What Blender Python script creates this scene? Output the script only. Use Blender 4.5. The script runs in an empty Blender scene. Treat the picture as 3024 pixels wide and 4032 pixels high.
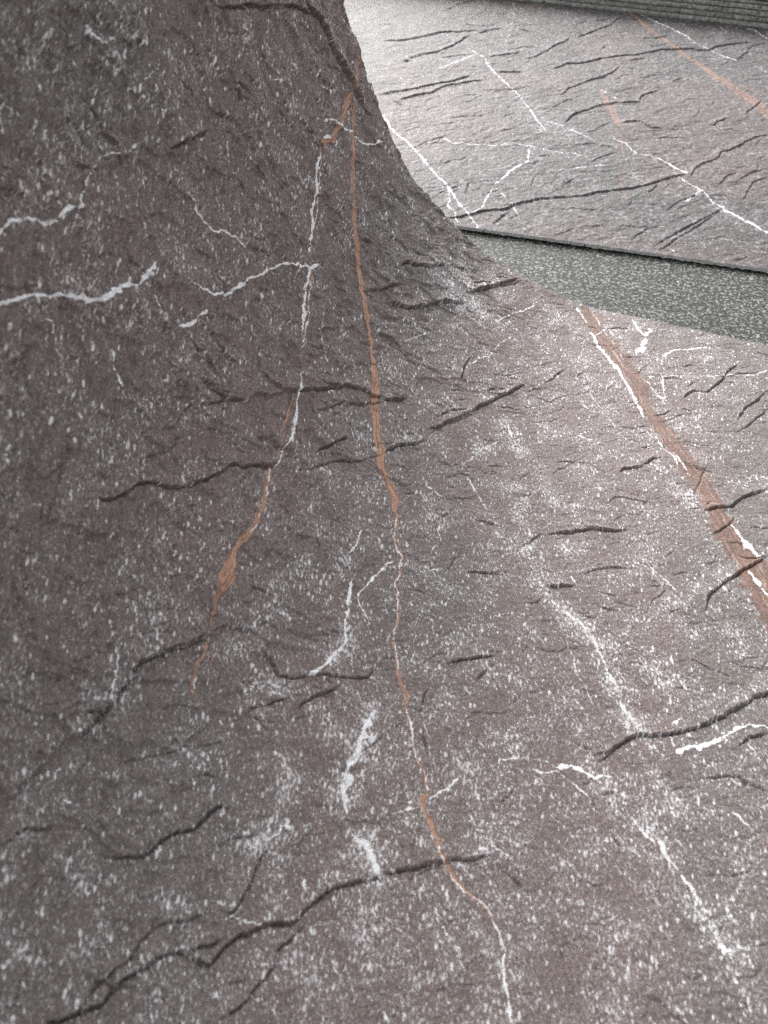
import bpy, math
import numpy as np

# ------------------------------------------------------------------ camera, world, sun, exposure
sc = bpy.context.scene
cam_d = bpy.data.cameras.new("camera"); cam = bpy.data.objects.new("camera", cam_d)
sc.collection.objects.link(cam); sc.camera = cam
cam_d.sensor_fit = 'VERTICAL'; cam_d.sensor_height = 36; cam_d.sensor_width = 27; cam_d.lens = 26
cam_d.clip_start = 0.01; cam_d.clip_end = 100
cam.location = (0, 0, 0.505); cam.rotation_euler = (math.radians(40), 0, 0)      # looks 50 degrees below the horizon
cam_d.dof.use_dof = True; cam_d.dof.focus_distance = 0.76; cam_d.dof.aperture_fstop = 8

SUN_EL, SUN_AZ = math.radians(34), math.radians(-20)      # azimuth from +Y towards +X
world = bpy.data.worlds.new("World"); sc.world = world; world.use_nodes = True
wn = world.node_tree; wn.nodes.clear()
sky = wn.nodes.new("ShaderNodeTexSky"); sky.sky_type = 'NISHITA'; sky.sun_disc = False
sky.sun_elevation = SUN_EL; sky.sun_rotation = SUN_AZ
sky.air_density = 1.0; sky.dust_density = 6.0; sky.ozone_density = 1.0
bg = wn.nodes.new("ShaderNodeBackground"); bg.inputs[1].default_value = 0.15
wo = wn.nodes.new("ShaderNodeOutputWorld")
hs = wn.nodes.new("ShaderNodeHueSaturation"); hs.inputs['Saturation'].default_value = 0.10     # overcast: the sky's blue washed out
wn.links.new(sky.outputs[0], hs.inputs['Color']); wn.links.new(hs.outputs[0], bg.inputs[0]); wn.links.new(bg.outputs[0], wo.inputs[0])
sun_d = bpy.data.lights.new("sun", 'SUN'); sun_d.energy = 0.24; sun_d.angle = math.radians(35); sun_d.color = (1.0, 0.97, 0.95)
sun = bpy.data.objects.new("sun", sun_d); sc.collection.objects.link(sun)
from mathutils import Vector
sdir = Vector((math.sin(SUN_AZ)*math.cos(SUN_EL), math.cos(SUN_AZ)*math.cos(SUN_EL), math.sin(SUN_EL)))
sun.rotation_euler = sdir.to_track_quat('Z', 'Y').to_euler()
sun.location = sdir*5
sc.view_settings.view_transform = 'Standard'; sc.view_settings.look = 'None'
sc.view_settings.gamma = 1; sc.view_settings.use_curve_mapping = False
sc.view_settings.exposure = 1.32
sc.cycles.use_denoising = False          # the denoiser wipes out the stone's grit

H = 0.50
SL = math.atan(-0.376)
EX, EY = math.cos(SL), math.sin(SL)            # direction of the curled sheet's far edge
AX, AY = -EY, EX                               # along the curl, away from the viewer
AE = 0.7621                                    # far edge of the curled sheet
KN = [(0.02,0.0),(-0.02,0.0006),(-0.05,0.0035),(-0.0784,0.0095),(-0.1099,0.0205),(-0.162,0.0435),(-0.197,0.0677),
      (-0.223,0.0901),(-0.2484,0.1144),(-0.2678,0.1438),(-0.2863,0.1787),(-0.3062,0.2198),(-0.3177,0.2503),
      (-0.3265,0.2733),(-0.338,0.315),(-0.347,0.36),(-0.353,0.42),(-0.352,0.48),(-0.345,0.54)]
def profile():
    """cross-section of the curl: arc length S (negative up the curl) -> (s, z)"""
    k = np.array(KN); pts = []
    k = np.vstack([2*k[0]-k[1], k, 2*k[-1]-k[-2]])
    for i in range(1, len(k)-2):
        p0, p1, p2, p3 = k[i-1], k[i], k[i+1], k[i+2]
        for t in np.linspace(0, 1, 24, endpoint=False):
            pts.append(.5*(2*p1+(p2-p0)*t+(2*p0-5*p1+4*p2-p3)*t*t+(3*p1-p0-3*p2+p3)*t**3))
    pts.append(k[-2]); p = np.array(pts)
    for _ in range(30): p[1:-1] = .25*p[:-2]+.5*p[1:-1]+.25*p[2:]
    d = np.r_[0, np.cumsum(np.hypot(*np.diff(p, axis=0).T))]
    S = 0.02-d
    return S[::-1].copy(), p[::-1, 0].copy(), p[::-1, 1].copy()   # ascending S
PS, Ps, Pz = profile()
def curl(S):
    s = np.interp(S, PS, Ps); z = np.interp(S, PS, Pz)
    r = S > PS[-1]
    return np.where(r, Ps[-1]+(S-PS[-1]), s), np.where(r, 0.0, z)
# second sheet: near edge line and far edge
N0 = np.array([0.09641, 0.90684]); N1 = np.array([0.46756, 0.80552])
F0 = np.array([0.37627, 1.79772]); F1 = np.array([0.75362, 1.66094])

TR = """
K 1.2 -5103 5508 207 -5048 5644 211 -5015 5842 216 -4933 6136 224 -4876 6390 231 -4768 6716 240 -4677 6887 245
K 1.5 -4790 6829 406 -4614 6986 414 -4419 7069 419 -4215 7152 424 -3955 7241 431 -3637 7311 436
K 1 -4528 4343 182 -4531 4392 183 -4518 4520 187 -4506 4670 190 -4466 4832 194 -4439 4857 195
K 0.6 -4601 4994 197 -4510 5086 200 -4417 5216 204
K 0.6 -4021 6119 178 -3836 6269 182
K 0.7 -3521 5956 177 -3317 5980 179
K 0.4 -4652 5361 183 -4557 5467 186 -4417 5568 189
K 0.4 -4237 5117 180 -4049 5211 183 -3869 5267 185
K 0.8 -3157 5751 200 -3067 5937 205
K 1 -2913 6100 261 -2776 6216 266
K 0.5 -4730 4969 174 -4608 5000 175
K 0.5 -4775 4106 156 -4639 4152 158
K 0.4 -5495 4118 153 -5410 4089 153 -5347 4099 153
W 0.7 -5360 4074 229 -5329 4097 230 -5263 4177 233
W 0.75 -4744 2730 279 -4745 2806 282 -4768 2905 285 -4727 2987 289 -4651 3084 293 -4616 3182 297 -4628 3259 300 -4611 3382 305 -4636 3452 307 -4656 3517 309
W 0.6 -4656 3517 218 -4704 3585 220 -4749 3747 224 -4723 3876 228 -4678 4021 232 -4688 4140 236
W 0.4 -4874 3783 186 -4826 3765 186 -4749 3747 186
W 0.8 -4228 4364 123 -4037 4376 124 -3896 4435 126 -3871 4517 127 -3734 4628 129 -3638 4656 130
W 0.6 -3966 4301 103 -3848 4312 103
W 0.9 -3937 6460 185 -3886 6591 188 -3765 6732 191 -3647 6887 195
W 0.9 -3583 6903 223 -3466 7043 227 -3355 7361 235
W 0.8 -3806 6340 680 -3776 6466 690
W 0.9 -3197 5301 356 -3239 5413 360 -3373 5627 367 -3496 5824 374 -3611 5999 380 -3764 6187 386
W 0.8 -3336 5654 123 -3469 5880 126 -3675 6146 128
W 0.5 -4511 6405 156 -4404 6392 156
W 0.6 -4450 5981 173 -4391 6100 176
W 0.7 -4172 6623 161 -4130 6687 162 -4066 6840 165
D 0.5 -4598 6298 1535 -4285 6136 1517 -4033 5987 1501
D 0.4 -4098 5101 1127 -3895 4965 1116
D 0.4 -5325 4398 797 -5239 4435 803
R 0.7 -3916 7168 399 -3955 7241 402 -4027 7409 408 -4131 7545 413
R 0.9 -3800 6279 572 -3746 6486 586 -3788 6758 602 -3863 6960 614 -3924 7147 626
R 0.6 -3846 7179 629 -3715 6997 619 -3601 6833 610 -3397 6561 596 -3190 6302 583 -3008 6088 573 -2897 6015 570 -2697 5769 558
R 0.5 -3688 6115 256 -3800 6253 259
W 0.9 -4483 2482 227 -4463 2538 228 -4436 2628 231 -4389 2765 235 -4310 2857 238 -4254 2961 242 -4199 3025 245 -4142 3065 247 -4115 3162 357 -4093 3294 435 -4033 3448 296 -4019 3574 263 -4048 3676 190 -4048 3706 267
W 0.9 -3769 3917 198 -3674 3978 200 -3584 4050 203 -3521 4160 206 -3482 4341 337 -3471 4445 213 -3430 4600 218 -3380 4794 223 -3298 5008 229 -3183 5147 234 -3110 5250 237 -3069 5399 241
W 0.4 -3934 3842 117 -3878 3907 118 -3787 3904 119
W 0.9 -3622 3575 249 -3584 3645 252 -3568 3758 255 -3570 3861 258
W 0.9 -2831 4678 405 -2931 4854 411 -3047 5045 418 -3114 5205 425
W 0.8 -2709 4462 132 -2791 4662 135 -2866 4841 137 -3105 5219 142
W 0.9 -2399 3395 179 -2391 3442 180 -2405 3591 182 -2401 3734 185 -2471 3921 188 -2542 4113 192 -2562 4184 193 -2631 4328 196
W 0.8 -2328 3117 116 -2363 3235 117 -2414 3341 118
W 0.5 -2420 3659 102 -2455 3849 104 -2529 4067 106
W 0.4 -3133 3667 397 -3044 3610 397
W 0.4 -3573 2812 318 -3469 2749 318
W 0.3 -4176 2431 229 -4094 2368 229
W 0.4 -2503 4744 114 -2382 4548 112
R 0.6 -2874 4829 137 -3058 5181 141 -3159 5287 143
R 0.6 -2489 3672 183 -2539 3907 188 -2574 4079 191
R 0.6 -2416 3444 160 -2471 3747 164
R 0.9 -2291 2989 326 -2316 3078 328 -2378 3221 332 -2414 3341 336
R 1 -2825 5932 412 -2702 5778 356 -2562 5603 600 -2425 5428 541 -2290 5255 388 -2168 5070 381 -2047 4852 888 -1965 4668 781 -1849 4459 766 -1742 4277 843 -1639 4094 611 -1575 3999 562
R 0.4 -2578 4198 172 -2692 4418 176 -2798 4584 178
K 1 -3291 3459 192 -3105 3491 195 -3026 3534 197 -2920 3616 200
K 1 -2900 4000 167 -2792 4027 168 -2659 4069 169 -2558 4164 171 -2464 4278 174 -2350 4415 177 -2277 4535 180 -2142 4648 183 -2020 4678 184 -1900 4768 186
K 0.9 -3235 2906 146 -3174 3015 148 -3182 3118 149 -3188 3254 151 -3120 3337 153 -3036 3440 156 -2966 3566 159 -2908 3637 160 -2843 3700 162 -2835 3805 164 -2738 3901 166 -2645 4046 169 -2556 4160 171
K 0.8 -2472 4412 132 -2363 4439 133 -2277 4535 135
K 0.8 -2356 4132 129 -2261 4249 131 -2182 4405 133 -2044 4506 135 -1941 4627 137 -1881 4727 139
K 0.8 -3205 2612 124 -3163 2703 125 -3116 2824 127 -3069 2950 129
K 1 -3280 2201 152 -3193 2277 154 -3162 2371 156 -3130 2468 158 -3067 2560 160 -2936 2661 163 -2854 2737 165 -2784 2863 167 -2713 2993 170 -2680 3117 172 -2581 3212 175 -2485 3320 177 -2388 3397 179
K 0.9 -2220 3525 122 -2119 3605 123 -2066 3736 125 -1997 3842 126 -1817 3981 129 -1747 4093 131 -1659 4220 132
K 1 -2165 3783 146 -2100 3945 149 -2035 4066 151 -1986 4174 153
K 1 -2593 5663 201 -2443 5889 207
K 0.7 -2752 2640 109 -2698 2735 111
K 0.7 -2631 2831 112 -2565 2914 113
K 0.5 -2737 4613 112 -2638 4685 113 -2526 4786 115
K 0.5 -2743 4867 138 -2613 4999 141 -2468 5220 144
K 0.5 -2729 4744 136 -2617 4850 138
K 0.6 -2582 5379 122 -2613 5495 123
K 0.4 -3217 4388 150 -3114 4342 150
K 0.5 -2567 3537 120 -2481 3680 122
K 0.5 -3554 3269 111 -3393 3270 112 -3226 3299 114
K 0.6 -2191 4972 118 -2130 5023 119 -2082 5131 120
R 1 -1586 4048 565 -1471 3935 645 -1383 3832 512 -1341 3737 380
R 0.62 -387 7571 1371 -189 7224 1630 22 6958 1942 229 6662 1832 381 6441 1907 492 6143 1200 631 5943 1446 814 5703 1677 967 5466 1899 1110 5271 2020 1230 5048 2130 1277 4962 2213
R 0.8 -203 7518 434 -143 7404 430
R 0.6 855 7273 244 1015 7398 247
R 0.5 545 6904 235 617 6608 228
W 0.8 -1249 6588 113 -1189 6776 115 -1028 7036 118 -958 7215 120 -925 7315 121
W 0.7 -1311 5813 104 -1234 5998 106 -1127 6190 109 -1122 6360 110 -1016 6579 113
W 0.7 -965 4611 93 -919 4768 94 -824 4929 96 -764 5050 97
W 0.6 -1991 5533 126 -1914 5699 128 -1820 5905 131
W 0.8 -1262 4202 133 -1182 4143 132 -1056 4117 132
W 0.8 -893 4461 115 -797 4374 114 -639 4221 112
W 1 146 7542 249 244 7396 245 319 7312 244
W 1 328 7338 794 389 7450 802
W 1 269 6967 707 336 7099 716 325 7270 728
W 1 283 7037 771 350 7092 776
W 0.9 542 7028 178 672 7161 181 856 7265 183 995 7347 184
W 0.7 563 7057 149 630 6895 147
W 0.8 569 6709 230 615 6529 227 659 6355 223
W 0.7 450 6625 86 586 6668 86 810 6768 87 1082 6862 88 1307 6979 89 1488 7047 90 1618 7184 92
W 0.8 534 6345 167 660 6348 167
W 1 -473 7522 248 -395 7401 245 -309 7305 243
W 1 -242 7156 420 -145 6977 413 -16 6815 406 138 6627 570 235 6465 225 330 6307 387 427 6119 326 489 5997 376
W 0.9 621 5766 210 739 5608 207 832 5544 206 886 5436 204
W 0.7 804 5599 156 923 5482 154 1003 5323 152
W 0.6 -301 7543 155 -149 7287 152 51 7012 148
W 0.7 -333 6891 88 -214 7079 89 -93 7265 91
W 0.9 -717 5317 225 -657 5183 222
W 0.9 -101 5953 240 -45 5902 239
D 0.7 -867 5497 1526 -746 5333 1503 -629 5166 1479 -447 5002 1457
D 0.6 -943 4767 944 -760 4954 964
D 0.85 -1997 7048 3218 -1737 6894 3182 -1432 6616 3106
D 0.9 -2235 6717 2539 -1936 6652 2535 -1652 6486 2504
D 0.4 -2545 6090 1316 -2212 5947 1305 -1896 5799 1293
D 0.5 704 5368 1013 880 5124 991 1161 4936 979
D 0.4 -320 4659 1408 -115 4510 1388
D 0.4 -1822 5415 1245 -1671 5528 1263
K 1 -2422 6311 216 -2395 6431 219 -2245 6587 223 -2031 6880 230
K 1 -1925 6998 233 -1782 7105 236
K 1 -2462 5863 232 -2312 6121 239
K 1.1 -2332 5798 231 -2245 5883 233 -2145 5940 235 -1994 6171 241 -1860 6386 247 -1659 6589 253
K 1 -1684 6745 200 -1527 7002 205 -1394 7257 210 -1228 7530 216
K 0.8 -1651 6781 143 -1447 7132 148 -1166 7531 154
K 0.7 -1692 6945 145 -1490 7170 149
K 0.7 -2099 5192 121 -2077 5301 122 -2108 5493 125
K 0.8 -1330 5513 152 -1343 5708 155 -1330 5914 158
K 1.1 -1393 4751 211 -1275 4942 215 -1183 5116 219 -1072 5325 224 -940 5570 230 -800 5802 236 -697 5948 240
K 0.8 -1369 4720 117 -1225 5015 120 -1038 5299 124
K 0.8 -1381 4959 120 -1286 5120 122 -1165 5217 123
K 0.8 -1078 5591 154 -912 5740 156
K 1.1 -1889 4745 232 -1706 4938 238
K 0.8 -1588 5068 169 -1476 5149 170
K 1 -1670 4217 177 -1594 4354 179 -1493 4465 182 -1383 4592 184
K 0.9 382 5105 172 431 5201 174 567 5284 175 654 5429 178 754 5482 179
K 0.8 -194 5071 147 -50 5114 147
K 0.7 -518 6095 162 -449 6231 165 -382 6386 167
K 0.8 828 6381 168 924 6568 171 1058 6600 172 1158 6792 175 1255 7048 180 1329 7178 182
K 0.8 1363 6254 167 1448 6502 172 1551 6653 174 1631 6834 178
K 0.7 1385 6070 137 1523 6314 141 1643 6521 144
K 0.7 599 6020 135 750 6167 137
K 0.6 919 6158 110 970 6323 112
K 0.6 1065 5104 99 1105 5330 102 1149 5535 104
K 0.9 1142 4929 220 1272 5021 223 1387 5078 224 1476 5229 228 1685 5411 234
K 0.7 -1551 4133 132 -1493 4193 132
K 0.6 -2007 5912 157 -1922 6005 158
K 0.6 -1356 3934 129 -1270 4009 130
K 0.6 -1032 4248 112 -927 4350 113
K 0.6 -145 7266 151 145 7380 153
R 0.8 -1336 3740 190 -1295 3610 188 -1247 3462 186 -1190 3399 185 -1140 3381 184 -1143 3306 183 -1096 3215 182 -1093 3099 180 -1025 2979 178 -980 2872 177 -951 2736 175 -936 2638 173 -863 2533 172 -809 2441 266 -735 2341 302 -673 2237 225 -627 2146 149 -568 2064 130 -531 1974 166 -452 1895 165 -434 1867 165
R 0.62 1258 4955 2162 1411 4708 2312 1555 4500 2656 1656 4313 2759 1732 4149 2818 1844 3961 2965 2066 3595 2499 2298 3180 1616 2449 2837 644
W 0.8 -1320 3672 84 -1251 3459 82 -1186 3389 82 -1144 3379 82 -1137 3297 81 -1100 3213 81 -1090 3101 80 -986 2868 79 -945 2697 77 -868 2531 76 -814 2438 76
W 0.8 -661 2224 94 -585 2093 93 -546 2003 92 -462 1900 92
W 1 1401 4868 196 1485 4750 436 1566 4660 819 1625 4578 718 1681 4573 192
W 1 1570 4392 376 1638 4306 374 1730 4196 371 1805 4130 370
W 0.6 1528 4026 113 1670 3987 114
W 0.62 33 3580 148 144 3505 168 248 3452 251 329 3414 542 413 3356 207 502 3259 288 565 3155 326 634 3056 283 706 2983 121 761 2846 159 833 2759 397 900 2691 197 973 2628 197 1038 2563 236
W 1 1189 2611 317 1283 2682 599 1388 2739 443 1475 2825 204 1562 2922 206 1652 2992 125 1774 3020 84
W 0.9 1121 2720 139 1177 2651 139
W 0.8 1063 3363 126 1098 3282 125
W 0.8 1097 3210 125 1207 3121 124
W 0.6 953 3280 104 1005 3135 103 1103 3014 102
W 0.9 1143 2810 261 1184 2872 263
W 0.6 -1193 3562 333 -1153 3498 332 -1114 3436 330
W 0.9 -1245 3216 282 -1200 3289 284
W 0.6 -967 3319 123 -818 3432 124
W 0.5 -1062 3072 60 -814 3182 61
W 0.9 430 2212 264 510 2251 265 602 2267 266
W 0.8 -237 3936 131 -186 3866 130
W 0.8 1365 4179 183 1414 4125 182
W 0.8 202 3815 216 249 3771 215
W 0.7 65 4148 134 145 4047 133
W 0.8 -833 2632 174 -811 2612 173
W 0.7 1082 2919 162 1090 2875 161
W 0.8 1096 2602 197 1107 2598 197
W 0.8 709 2422 231 723 2392 230
W 0.6 69 2128 75 199 2195 75 337 2229 75 422 2210 75
D 0.8 33 3580 1690 248 3452 1671 413 3356 1659 565 3155 1632 706 2983 1612 833 2759 1586 1038 2563 1570
D 0.5 810 3310 1455 1005 3135 1440 1103 3014 1429
D 0.5 369 2777 1772 466 2716 1765
D 0.5 -373 3026 1204 -312 3009 1202
D 0.4 -28 4302 1359 140 4071 1329
D 0.4 1115 4208 1366 1146 4072 1350
D 0.5 599 3210 1026 678 3261 1032
D 0.6 -485 4621 1636 -230 4112 1556 28 3602 1482
K 0.8 -678 4057 132 -559 4094 133 -416 4110 133
K 0.9 -250 3944 153 -181 4078 155 -121 4170 157
K 1.1 -53 4183 224 62 4260 226 189 4330 227 316 4400 229 469 4441 230 561 4484 232
K 0.6 415 4526 116 535 4655 118
K 0.6 160 4022 110 239 4070 111
K 0.6 927 4290 114 961 4406 116 1009 4490 117
K 0.8 1233 4668 143 1313 4739 145 1383 4848 146 1432 4992 149
K 1.2 39 3636 276 141 3694 278 262 3752 279
K 0.8 -84 3429 125 0 3473 125 42 3537 126
K 0.7 280 3808 108 327 3912 109 444 4006 110 642 4080 111
K 1.1 397 3635 255 436 3643 256
K 1.1 476 3607 255 621 3619 256
K 0.8 -626 3507 126 -529 3556 126 -382 3606 127 -308 3626 127
K 0.7 -759 3441 125 -740 3575 126 -697 3637 127
K 1 -508 2674 156 -405 2756 157 -280 2831 158 -169 2892 159
K 0.9 -281 2556 135 -251 2668 136 -205 2758 137 -161 2827 138
K 0.7 20 2928 119 9 3008 120 53 3089 121
K 0.9 -559 2178 131 -575 2302 132 -573 2399 133 -528 2455 134
K 0.7 -543 2185 75 -467 2037 74 -413 1955 74
K 0.9 -754 1987 129 -693 2061 130 -656 2152 130
K 0.8 -987 2482 114 -860 2551 115
K 0.7 -955 2403 113 -885 2441 114
K 1 1274 3861 199 1280 4003 202 1341 4134 205 1441 4269 208 1559 4425 212 1715 4611 217
K 0.6 1299 3779 88 1377 3675 87
K 0.6 -658 2958 99 -639 3046 100
K 1.2 707 2343 210 768 2453 212 811 2531 214 880 2611 216 985 2659 217 1092 2694 219 1181 2760 220 1285 2827 222 1373 2906 225 1492 3016 228 1612 3147 231 1703 3249 234 1764 3301 236 1859 3396 239 2067 3565 245 2246 3766 251
K 0.7 1216 2728 120 1354 2771 121
K 0.7 1373 2906 123 1513 2955 124
K 1 1600 2801 184 1672 2908 186 1776 2975 188
K 0.7 1470 2673 101 1565 2629 101
K 0.6 15 2527 96 83 2669 97 6 2699 98
K 0.5 797 3917 110 951 4011 111
K 1.7 -2703 534 287 -2672 566 288 -2629 623 289 -2591 687 290 -2556 799 292 -2539 944 293 -2476 1076 296 -2456 1187 298 -2432 1296 300 -2439 1405 302 -2437 1490 303 -2422 1585 305 -2345 1686 309 -2281 1787 312 -2205 1903 315 -2127 1994 318 -2083 2082 321 -2030 2125 323
K 1 -2030 2125 162 -1944 2148 162 -1864 2163 163
K 0.8 -2429 1492 101 -2365 1554 102 -2352 1615 102 -2351 1668 103
K 0.8 -1841 2139 145 -1767 2109 145 -1686 2063 145 -1584 2010 144 -1460 2059 145 -1353 2146 147 -1244 2194 148 -1114 2241 149 -999 2330 150 -967 2437 151
K 1 -1349 1831 143 -1352 1910 144 -1300 1993 145 -1217 2094 147 -1149 2151 147
K 0.9 -1669 1621 123 -1643 1705 124 -1574 1779 124 -1494 1868 125 -1405 1945 126
K 0.9 -2097 2446 184 -2003 2463 185 -1885 2474 186
K 0.7 -2372 2197 89 -2356 2363 90
K 0.9 -2197 2109 107 -2227 2206 107 -2258 2305 108 -2234 2365 109
K 0.8 -2088 2648 112 -2073 2772 114
K 0.7 -1739 3004 117 -1684 3067 118
K 0.6 -1757 1816 89 -1704 1921 89
K 0.6 -1889 2225 91 -1810 2298 92
K 0.6 -2823 1749 118 -2797 1815 119 -2746 1873 120 -2707 1950 120
K 0.6 -2800 1298 98 -2738 1373 99 -2702 1463 100
K 0.5 -2781 1123 98 -2788 1196 98 -2746 1271 98
K 0.7 -2245 979 116 -2165 1053 117 -1984 1184 118 -1923 1249 119 -1895 1344 120 -1853 1449 121
K 0.5 -2709 945 97 -2690 1044 98
K 0.6 -1700 1519 87 -1640 1536 87
K 0.5 -2549 1853 86 -2503 1924 87 -2326 2064 88
K 0.4 -3211 1727 115 -3190 1837 116 -3147 1951 117
K 0.8 -910 1686 108 -850 1791 109 -751 1979 110
K 0.5 -2658 2155 88 -2634 2235 88
K 0.4 -3212 2026 117 -3081 2069 119 -2984 2158 121
K 0.5 -1958 3003 97 -1859 3069 98
K 0.5 -2973 941 111 -2860 998 113
R 0.85 -2169 2032 142 -2197 2109 178 -2227 2206 287 -2244 2315 578 -2253 2413 947 -2285 2516 807 -2296 2638 482 -2298 2749 449 -2276 2859 417 -2291 2989 268
R 0.6 -2115 1789 244 -2093 1877 246 -2139 1920 246
R 0.7 -2050 1868 281 -2021 1851 281
R 0.7 -2043 1571 155 -2087 1700 156 -2121 1785 157
R 0.3 -1640 3344 121 -1365 3510 124
W 0.6 -2040 1625 104 -2091 1751 104 -2140 1845 105
W 0.7 -2278 2788 75 -2262 2872 76 -2286 2969 77
W 1 -1531 3149 159 -1523 3276 161 -1536 3380 163
W 0.9 -1324 2842 233 -1314 2938 235 -1288 3070 238 -1237 3197 241
W 0.8 -1324 2842 117 -1239 2761 116 -1164 2677 115
W 0.9 -1396 2118 329 -1339 2237 296 -1288 2335 186 -1270 2467 188 -1336 2616 190 -1380 2807 193 -1426 2959 196
W 0.95 -901 1665 610 -879 1777 615 -895 1944 622 -870 2103 629
W 0.9 -815 1878 182 -809 1951 183
W 0.5 -1604 3123 119 -1466 3049 118 -1347 2918 117
W 0.5 -1782 3364 202 -1739 3321 201
W 0.5 -2668 2657 165 -2595 2609 165
D 0.6 -1389 2735 1346 -1270 2467 1319 -1274 2304 1301 -1086 2176 1295
D 0.7 -870 1713 1622 -898 1907 1641 -863 2087 1663
D 0.5 -1915 2603 1688 -1716 2422 1673
D 0.6 -1669 1960 1616 -1469 1927 1620
D 0.5 -1171 1872 1445 -1034 1768 1440
D 0.6 -1348 1506 1230 -1254 1489 1232
K 1.3 -1839 -210 215 -1778 -165 216 -1714 -104 216 -1629 -50 217 -1608 23 217 -1576 102 217 -1524 175 217 -1467 244 218 -1389 306 218
K 0.8 -1389 306 134 -1308 340 135 -1242 403 135 -1189 468 136 -1142 519 136
K 1.3 -1389 306 218 -1294 316 219 -1195 320 220 -1172 384 220 -1148 448 220 -1106 509 221 -1049 571 222 -984 621 222 -899 666 223 -844 709 224 -813 774 224 -772 851 225 -704 942 226 -648 993 227 -552 1061 228 -435 1154 229
K 0.7 -795 768 104 -762 829 104 -636 963 105 -580 1014 105
K 1 -2023 539 149 -1947 584 149 -1878 619 150 -1799 651 150 -1770 715 151 -1751 785 151 -1696 851 152 -1619 894 153 -1594 974 153 -1562 1075 154 -1522 1090 154 -1464 1088 154
K 0.7 -1804 659 67 -1817 740 67
K 1 -1230 544 119 -1179 617 119 -1170 686 119 -1165 795 120 -1174 873 120 -1163 976 120 -1151 1032 121
K 0.8 -1574 325 117 -1560 373 117 -1509 410 117 -1408 462 118 -1363 513 118 -1311 567 118
K 0.8 -1724 -108 133 -1701 -3 133 -1654 94 133 -1595 198 134 -1585 296 134 -1580 358 134 -1575 446 134
K 1 -1007 109 136 -948 183 136 -914 282 136 -874 374 137 -860 463 137 -853 540 137 -813 612 137 -785 714 138
K 0.7 -1997 -251 115 -2037 -143 115 -2050 -63 115 -2063 29 115
K 0.6 -1408 -35 101 -1388 44 101 -1337 97 101 -1281 170 101
K 0.9 -1764 1156 136 -1696 1210 137 -1620 1223 138
K 0.8 -2511 354 144 -2483 429 145 -2447 494 145 -2386 529 146 -2322 561 146 -2162 632 148
K 0.7 -2340 556 65 -2347 638 65
K 0.6 -2274 43 97 -2225 85 97
K 0.6 -2352 750 98 -2365 875 98
K 0.5 -2103 102 98 -2083 249 98 -2013 292 99
K 0.5 -2009 306 99 -1960 425 99 -1931 514 99
K 0.5 -1884 46 99 -1864 179 99
K 0.5 -1445 579 101 -1469 726 102
W 0.6 -1266 943 206 -1226 1004 206 -1166 1076 207 -1117 1143 208 -994 1230 210
W 0.85 -898 1656 574 -854 1514 570 -783 1388 567
W 0.95 -693 1291 636 -599 1257 636 -515 1204 635 -459 1141 633
W 0.8 -882 920 277 -842 869 277
W 0.6 -982 499 239 -971 566 239
W 0.7 -2217 407 196 -2228 452 196
W 0.6 -1897 355 232 -1882 337 232
W 0.6 -2355 701 293 -2316 721 294
W 0.5 -2153 -12 163 -2118 13 163
W 0.6 -2483 782 195 -2472 830 195
W 0.6 -584 700 121 -512 566 121
W 0.6 -454 601 104 -366 491 103
W 0.5 -350 557 104 -342 645 104 -409 706 104
W 0.6 -1009 906 172 -978 865 172
W 0.6 -2180 -82 195 -2166 -66 195
W 0.6 -2519 709 162 -2529 743 162
W 0.6 -756 281 171 -721 238 171
W 0.5 -939 504 239 -928 496 239
W 0.6 -1187 576 136 -1065 602 136 -985 623 137
W 0.5 -2412 316 226 -2394 300 226
D 0.9 -1174 1190 1215 -1170 1284 1221 -1187 1353 1225 -1264 1474 1230
D 0.7 -1266 943 1028 -1166 1076 1037 -994 1230 1049
D 0.6 -972 629 1027 -990 725 1029 -1021 818 1031 -1075 960 1035 -1146 1070 1037
D 0.8 -898 1656 1615 -854 1514 1603 -783 1388 1595
D 0.9 -693 1291 2120 -576 1237 2118 -496 1155 2111
D 0.4 -681 924 1044 -744 1107 1050
D 0.4 -568 876 1565 -427 750 1561
D 0.6 -2148 -37 815 -2101 25 817
D 0.4 -460 443 1033 -366 387 1033
D 0.4 -2085 393 984 -1990 362 988
R 0.8 -434 1867 165 -362 1780 164 -328 1728 182 -362 1681 362 -312 1606 252 -230 1529 287 -178 1488 287 -149 1424 179 -101 1369 249 -25 1297 355 61 1238 248 147 1222 212 247 1178 247 325 1101 88
R 0.6 1661 2273 99 1749 2230 99 1805 2198 99 1864 2153 99
W 0.8 -421 1855 73 -345 1754 73
W 0.9 -160 1435 89 -107 1366 89 -38 1292 89 63 1231 88 145 1228 88 245 1184 88
W 1 247 1178 177 325 1101 176 372 1029 176 391 948 175 423 862 175 466 771 175 508 687 174
W 0.7 -505 1510 161 -428 1566 162 -357 1619 162
W 0.9 -312 1702 254 -256 1781 255 -177 1896 257
W 0.8 -438 1618 361 -423 1621 361
W 0.9 -52 1216 318 -26 1157 317
W 0.9 86 1514 323 100 1519 323
W 0.8 -23 1703 73 30 1629 72 123 1573 72 238 1541 72 358 1484 72 381 1450 72
W 0.8 276 2144 75 343 2135 75 442 2190 75 614 2120 75 664 2106 75
W 0.9 543 2245 189 620 2257 190 702 2237 190 791 2270 191
W 0.65 945 2067 226 1015 2000 226 1095 1953 226 1130 1907 225
W 0.62 1059 2001 189 1168 1951 340 1206 1876 226 1283 1832 414 1329 1792 150 1367 1764 489 1394 1704 150 1412 1657 187 1488 1565 225 1559 1513 187 1628 1463 112
W 0.9 1585 2324 138 1676 2264 138 1749 2230 138
W 0.7 846 1936 75 946 1867 74 1055 1819 75
W 0.8 1545 1314 278 1553 1316 278
W 0.9 1651 1348 280 1670 1331 280
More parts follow.
